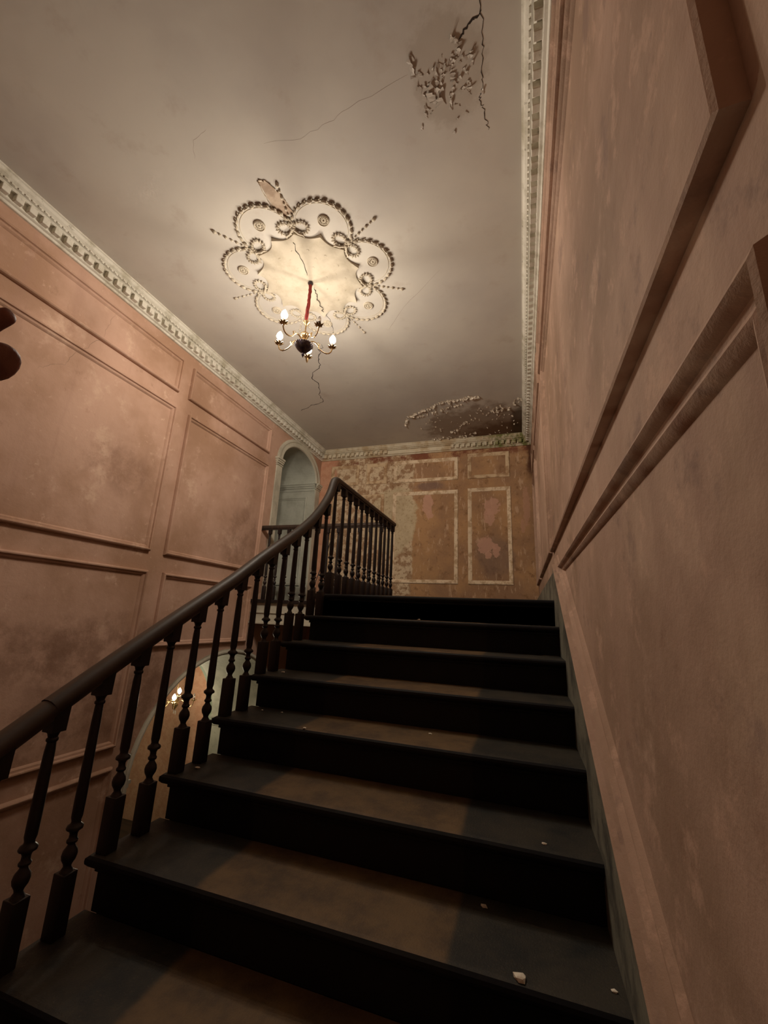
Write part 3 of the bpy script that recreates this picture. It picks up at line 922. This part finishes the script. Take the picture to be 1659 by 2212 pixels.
# cracks
def crack(mp, pts, wd, parent, seed, amp=.012, n=5):
    random.seed(seed)
    P = []
    for a, b in zip(pts, pts[1:]):
        for j in range(n):
            f = j/n
            P.append(Vector((a[0]+(b[0]-a[0])*f + (random.uniform(-amp, amp) if j else 0), a[1]+(b[1]-a[1])*f + (random.uniform(-amp, amp) if j else 0))))
    P.append(Vector(pts[-1]))
    bm = bmesh.new(); prev = None
    for i, p in enumerate(P):
        t = (P[min(i+1, len(P)-1)]-P[max(i-1, 0)]).normalized(); nn = Vector((-t.y, t.x))
        hw = wd*.5*random.uniform(.35, 1.2)*(.3 if i in (0, len(P)-1) else 1)
        vs = [bm.verts.new(mp(*(p + nn*s*hw), k)) for s in (-1, 1) for k in (-.001, .0003 if seed in (3, 6, 7, 8, 9) else .0012)]
        if prev:
            for a_, b_ in ((0, 1), (1, 3), (3, 2), (2, 0)):
                bm.faces.new((prev[a_], prev[b_], vs[b_], vs[a_]))
        prev = vs
    return obj('crack', bm, M['hairline'] if seed in (3, 6, 7, 8, 9) else M['crack'], parent)
crack(MCEIL, [(-1.654, 2.85), (-1.69, 3.0), (-1.719, 3.222), (-1.78, 3.35)], .006, ceiling, 1)
def MROSE(u, v, n=0): return Vector((u - RC.x, v - RC.y, -(.052 - .022*min(1, sqrt((u-RC.x)**2+(v-RC.y)**2)/.4)) - n*2))
crack(MROSE, [(-1.625, 2.63), (-1.655, 2.74), (-1.68, 2.85), (-1.69, 2.95)], .006, rose, 21)
crack(MROSE, [(-1.59, 2.20), (-1.60, 2.34), (-1.625, 2.50)], .004, rose, 22)
crack(MCEIL, [(-1.95, 3.42), (-2.09, 3.62), (-2.148, 3.767), (-2.36, 3.98), (-2.33, 4.10), (-2.45, 4.35), (-2.479, 4.54), (-2.68, 4.58), (-2.912, 4.705)], .009, ceiling, 2, .02)
crack(MCEIL, [(-1.176, 3.379), (-.95, 3.12), (-.548, 2.787)], .0016, ceiling, 3, .006)
crack(MCEIL, [(-.082, 1.30), (-.082, 1.45), (-.10, 1.56), (-.11, 1.671), (-.125, 1.70), (-.10, 1.76), (-.087, 1.863)], .0036, ceiling, 4, .009, 8)
crack(MCEIL, [(-.082, 1.345), (-.14, 1.375), (-.197, 1.42)], .009, ceiling, 5, .008, 7)
crack(MCEIL, [(-1.916, 1.505), (-1.84, 1.41), (-1.72, 1.385)], .0012, ceiling, 6, .006)
crack(MCEIL, [(-1.423, 1.551), (-1.186, 1.593), (-.98, 1.56), (-.839, 1.53), (-.48, 1.48)], .0010, ceiling, 7, .008)
crack(MLEFT, [(2.10, 2.17), (2.0, 2.02), (1.93, 1.90), (1.90, 1.80), (1.80, 1.74), (1.73, 1.66)], .0026, wall_left, 8, .01)
crack(MLEFT, [(2.18, 2.50), (2.14, 2.35), (2.12, 2.20)], .0018, wall_left, 9, .008)

# ------------------------------------------------------------------ chandelier over the stairwell
def bulb_profile(r=.0265, L=.086):
    return [(.010, 0), (.013, L*.10), (r*.92, L*.28), (r, L*.42), (r*.86, L*.60), (r*.52, L*.80), (r*.20, L*.93), (.001, L)]
def make_arm(root, a, R, zc, zb, mat, bulbmat, lit=True, sc=1.0):
    """arm leaving the body at height zb, dipping and rising to a cup at radius R, height zc (local coordinates)"""
    d = Vector((cos(radians(a)), sin(radians(a)), 0)); Z = Vector((0, 0, 1))
    bm = bmesh.new()
    P = [d*.030*sc + Z*(zb), d*.055*sc + Z*(zb+.030*sc), d*.085*sc + Z*(zb+.034*sc), d*.112*sc + Z*(zb+.014*sc), d*.130*sc + Z*(zb-.018*sc), d*(R*.72) + Z*(zb-.040*sc),
         d*(R*.88) + Z*(zb-.038*sc), d*(R*.97) + Z*(zb-.015*sc), d*R + Z*(zc-.030*sc), d*R + Z*(zc-.012*sc)]
    Q = []
    for i in range(len(P)-1):
        p = [P[max(i-1, 0)], P[i], P[i+1], P[min(i+2, len(P)-1)]]
        for j in range(3): Q.append(Vector(cr(*[tuple(v) for v in p], j/3)))
    Q.append(P[-1])
    tube(bm, Q, .0052*sc, 8)
    # leaf scroll on the arm
    s0 = d*.118*sc + Z*(zb+.004*sc)
    tube(bm, [s0, s0 + d*.010*sc + Z*.022*sc, s0 - d*.004*sc + Z*.032*sc, s0 - d*.014*sc + Z*.022*sc], [.004*sc, .005*sc, .004*sc, .002*sc], 6)
    s1 = d*(R*.80) + Z*(zb-.042*sc)
    tube(bm, [s1, s1 - Z*.012*sc + d*.004*sc], [.004*sc, .001*sc], 6)
    arm = obj('arm', bm, mat, root, smooth=True)
    c_ = d*R + Z*zc
    bm = bmesh.new()
    n = 16; rings = []
    for r, z, w_ in ((.010, -.016, 0), (.016, -.010, 0), (.024, -.004, .1), (.034, .002, .22), (.032, .004, .2), (.014, .001, 0)):
        rings.append([bm.verts.new(c_ + Vector((r*sc*(1+w_*cos(8*2*pi*k/n))*cos(2*pi*k/n), r*sc*(1+w_*cos(8*2*pi*k/n))*sin(2*pi*k/n), z*sc - (.012*sc if (w_ and k % 2) else 0)))) for k in range(n)])
    for A, B in zip(rings, rings[1:]):
        for k in range(n): bm.faces.new((A[k], A[(k+1) % n], B[(k+1) % n], B[k]))
    bm.faces.new(rings[0][::-1]); bm.faces.new(rings[-1])
    obj('drip_pan', bm, mat, arm, smooth=True, angle=50)
    bm = bmesh.new(); lathe(bm, [(.0095*sc, 0), (.0095*sc, .026*sc)], c_, 10)
    obj('candle_tube', bm, M['tube'] if not lit else mat, arm, smooth=True)
    bm = bmesh.new(); k_ = sc
    pr_ = bulb_profile() if lit else bulb_profile(.015, .060)
    lathe(bm, [(r*k_, z*k_) for r, z in pr_], c_ + Z*.026*sc, 12)
    o = obj('bulb', bm, bulbmat if lit else M['glass'], arm, smooth=True)
    if not lit: o['label'] = 'unlit clear bulb'
    return arm

CC = Vector((-1.632, 2.576, 0))
ch = empty('chandelier', (CC.x, CC.y, 2.15))
tag(ch, 'five-arm brass chandelier with candle bulbs hanging on a red fabric-sleeved chain', 'chandelier')
bm = bmesh.new()
random.seed(2)
pr_ = [(.012, H-.052-2.15)]
zt = H-.055-2.15; zb_ = 2.372-2.15
sl = [(.014, zt)]
K = 22
P = []; Rr_ = []
for i in range(K+1):
    f = i/K
    P.append((random.uniform(-.002, .002) + .004*sin(f*5), random.uniform(-.002, .002), zt + (zb_-zt)*f)); Rr_.append(.0125 + .0035*random.random())
Rr_[0] = .016; Rr_[-1] = .017
tube(bm, P, Rr_, 10)
obj('fabric_sleeve', bm, M['red'], ch, smooth=True)
bm = bmesh.new(); lathe(bm, [(.020, zt+.003), (.024, zt-.006), (.016, zt-.022), (.012, zt-.03)], (0, 0, 0), 14)
obj('ceiling_hook', bm, M['shade_metal'], ch, smooth=True)
bm = bmesh.new()
lathe(bm, [(.008, .235), (.026, .228), (.030, .218), (.022, .208), (.010, .196), (.0065, .186), (.0060, .140), (.010, .132), (.013, .126), (.028, .112), (.034, .098), (.031, .082), (.018, .070), (.012, .064),
           (.020, .056), (.022, .046), (.014, .036), (.016, .020), (.020, .008)], (0, 0, 0), 18)
for j in range(12):
    a = 2*pi*j/12
    leafbead(bm, Vector((cos(a)*.031, sin(a)*.031, .098)), (0, 0, 1), .034, .006)
obj('stem', bm, M['brass'], ch, smooth=True)
bm = bmesh.new()
lathe(bm, [(.020, .012), (.060, .014), (.074, .006), (.075, -.002), (.066, -.020), (.048, -.042), (.026, -.062), (.012, -.072), (.010, -.080), (.013, -.088), (.008, -.098), (.004, -.108), (.0008, -.116)], (0, 0, 0), 24)
for j in range(24):
    a = 2*pi*j/24
    leafbead(bm, Vector((cos(a)*.072, sin(a)*.072, .002)), (0, 0, 1), .020, .007)
obj('bowl', bm, M['shade_metal'], ch, smooth=True, angle=60)
for i, a in enumerate((39, 111, 183, 255, 327)):
    make_arm(ch, a, .235, .062, .022, M['brass'], M['bulb'], lit=(a != 327))

# ------------------------------------------------------------------ chandelier in the hall beyond the lower arch
LC = Vector((-4.81, 5.247, -1.335))
c2 = empty('brass_chandelier', LC)
tag(c2, 'small brass chandelier with two lit bulbs seen through the lower arch', 'chandelier')
bm = bmesh.new()
lathe(bm, [(.004, 1.135), (.004, .10), (.020, .09), (.026, .06), (.014, .03), (.03, .02), (.045, 0), (.03, -.03), (.012, -.06), (.001, -.08)], (0, 0, 0), 14)
obj('stem', bm, M['brass'], c2, smooth=True)
for a, lit in ((126, True), (306, True), (20, False), (215, False), (255, False)):
    make_arm(c2, a, .25, .07, .02, M['brass'], M['bulb_low'], lit=lit)
for k, (dx, dy) in enumerate(((.02, .0), (-.03, .02))):
    bm = bmesh.new(); lathe(bm, [(.001, -.14), (.010, -.12), (.008, -.09), (.001, -.075)], (dx, dy, 0), 8)
    obj('crystal_drop', bm, M['glass'], c2, smooth=True)

# ------------------------------------------------------------------ plaster crumbs on the stairs
FR = [(6, -.035, 1.295, .020, 'largest white plaster chip, near the front edge of the lowest fully seen stair'),
      (6, -.139, 1.53, .012, 'small plaster crumb at the shadowed back of the lowest fully seen stair'),
      (6, .175, 1.34, .008, 'tiny plaster crumb at the right end of the lowest fully seen stair, by the skirting'),
      (5, .04, 1.60, .009, 'small white plaster crumb towards the right of the second lowest stair'),
      (4, -1.31, 2.045, .009, 'white plaster crumb at the back left of the third lowest stair, nearest the balusters'),
      (4, -1.20, 2.06, .008, 'white plaster crumb at the back of the third lowest stair, just right of another crumb'),
      (4, -.95, 1.84, .010, 'white plaster crumb right on the front edge of the third lowest stair'),
      (4, -.413, 2.02, .011, 'pale plaster crumb in the middle of the third lowest stair'),
      (1, -.66, 2.80, .014, 'plaster crumb on the second highest stair, under the top riser'),
      (3, -1.335, 2.26, .014, 'plaster crumb beside the baluster feet on the fourth highest stair'),
      (5, -1.35, 1.66, .012, 'white crumb beside the baluster feet at the left end of the second lowest stair')]
for i, (k, x, y, s, lab) in enumerate(FR):
    random.seed(40+i)
    bm = bmesh.new()
    bmesh.ops.create_icosphere(bm, subdivisions=1, radius=s)
    for v in bm.verts:
        v.co = Vector((v.co.x*random.uniform(.5, 1.3), v.co.y*random.uniform(.5, 1.2), v.co.z*.32*random.uniform(.6, 1.2)))
    mz = min(v.co.z for v in bm.verts)
    o = obj('plaster_fragment', bm, M['flake']); o.location = (x, y, Z0 - RISE*k - mz)
    tag(o, lab, 'plaster fragment', 'plaster crumbs on the stairs')

# ------------------------------------------------------------------ hand at the left edge, very near the lens
def skin_chain(name, pts, rad, edges, mat, parent=None, sub=2):
    me = bpy.data.meshes.new(name); me.from_pydata([tuple(p) for p in pts], edges, [])
    o = bpy.data.objects.new(name, me); link(o, parent)
    md = o.modifiers.new('skin', 'SKIN'); md.use_smooth_shade = True
    for i, sv in enumerate(me.skin_vertices[0].data):
        r_ = rad[i]; sv.radius = r_ if isinstance(r_, tuple) else (r_, r_)
        sv.use_root = (i == 0)
    sb = o.modifiers.new('sub', 'SUBSURF'); sb.levels = sub; sb.render_levels = sub
    me.materials.append(mat)
    dg = bpy.context.evaluated_depsgraph_get(); dg.update()
    ev = o.evaluated_get(dg)
    m2 = bpy.data.meshes.new_from_object(ev)
    o.modifiers.clear(); o.data = m2
    for p in m2.polygons: p.use_smooth = True
    return o
def ray(px, py, depth):
    u = (px-829.5)/891.2; v = -(py-1106)/891.2
    return (right*u + fwd + up*v)*depth
D = .42
PX = D/891.2
def hp(x, y, d=0.0): return ray(x, y, D + d)
pts, rad, edges = [], [], []
def add(p, r): pts.append(p); rad.append(r); return len(pts)-1
wr = add(hp(-330, 860), .026)
pm = add(hp(-215, 800), (.034, .024))
edges.append((wr, pm))
kn = add(hp(-130, 780), (.036, .020)); edges.append((pm, kn))
def finger(root, chain):
    prev = root
    for x, y, d, r in chain:
        i = add(hp(x, y, d), r); edges.append((prev, i)); prev = i
finger(kn, [(-95, 745, -.018, .0100), (-55, 725, -.022, .0095), (-12, 694, -.020, .0092), (18, 681, -.018, .0088), (27, 678, -.018, .0060)])       # index, pointing in
finger(kn, [(-85, 770, .0, .0105), (-50, 762, .004, .0130), (-20, 768, .004, .0170), (0, 783, .004, .0235), (12, 790, .004, .0190)])   # middle, bent
finger(kn, [(-95, 810, .022, .0100), (-60, 815, .028, .0100), (-40, 835, .028, .0095)])     # ring
finger(kn, [(-120, 840, .040, .0085), (-95, 850, .046, .0085), (-80, 865, .046, .0080)])    # little
finger(pm, [(-190, 720, -.03, .0125), (-150, 665, -.04, .0115), (-115, 630, -.04, .0100)])  # thumb
person = empty('person', hp(-330, 860))
tag(person, 'dark out-of-focus hand with two fingertips at the left edge', 'person')
hand = skin_chain('hand', pts, rad, edges, M['skin'], None, 2)
hand.parent = person; hand.matrix_parent_inverse = Matrix.Translation(-person.location)
bm = bmesh.new()
tube(bm, [hp(-340, 865), hp(-460, 940), hp(-640, 1080, .05)], [.032, .042, .055], 16)
o = obj('sleeve', bm, M['sleeve'], person, smooth=True); o.matrix_parent_inverse = Matrix.Translation(-person.location)
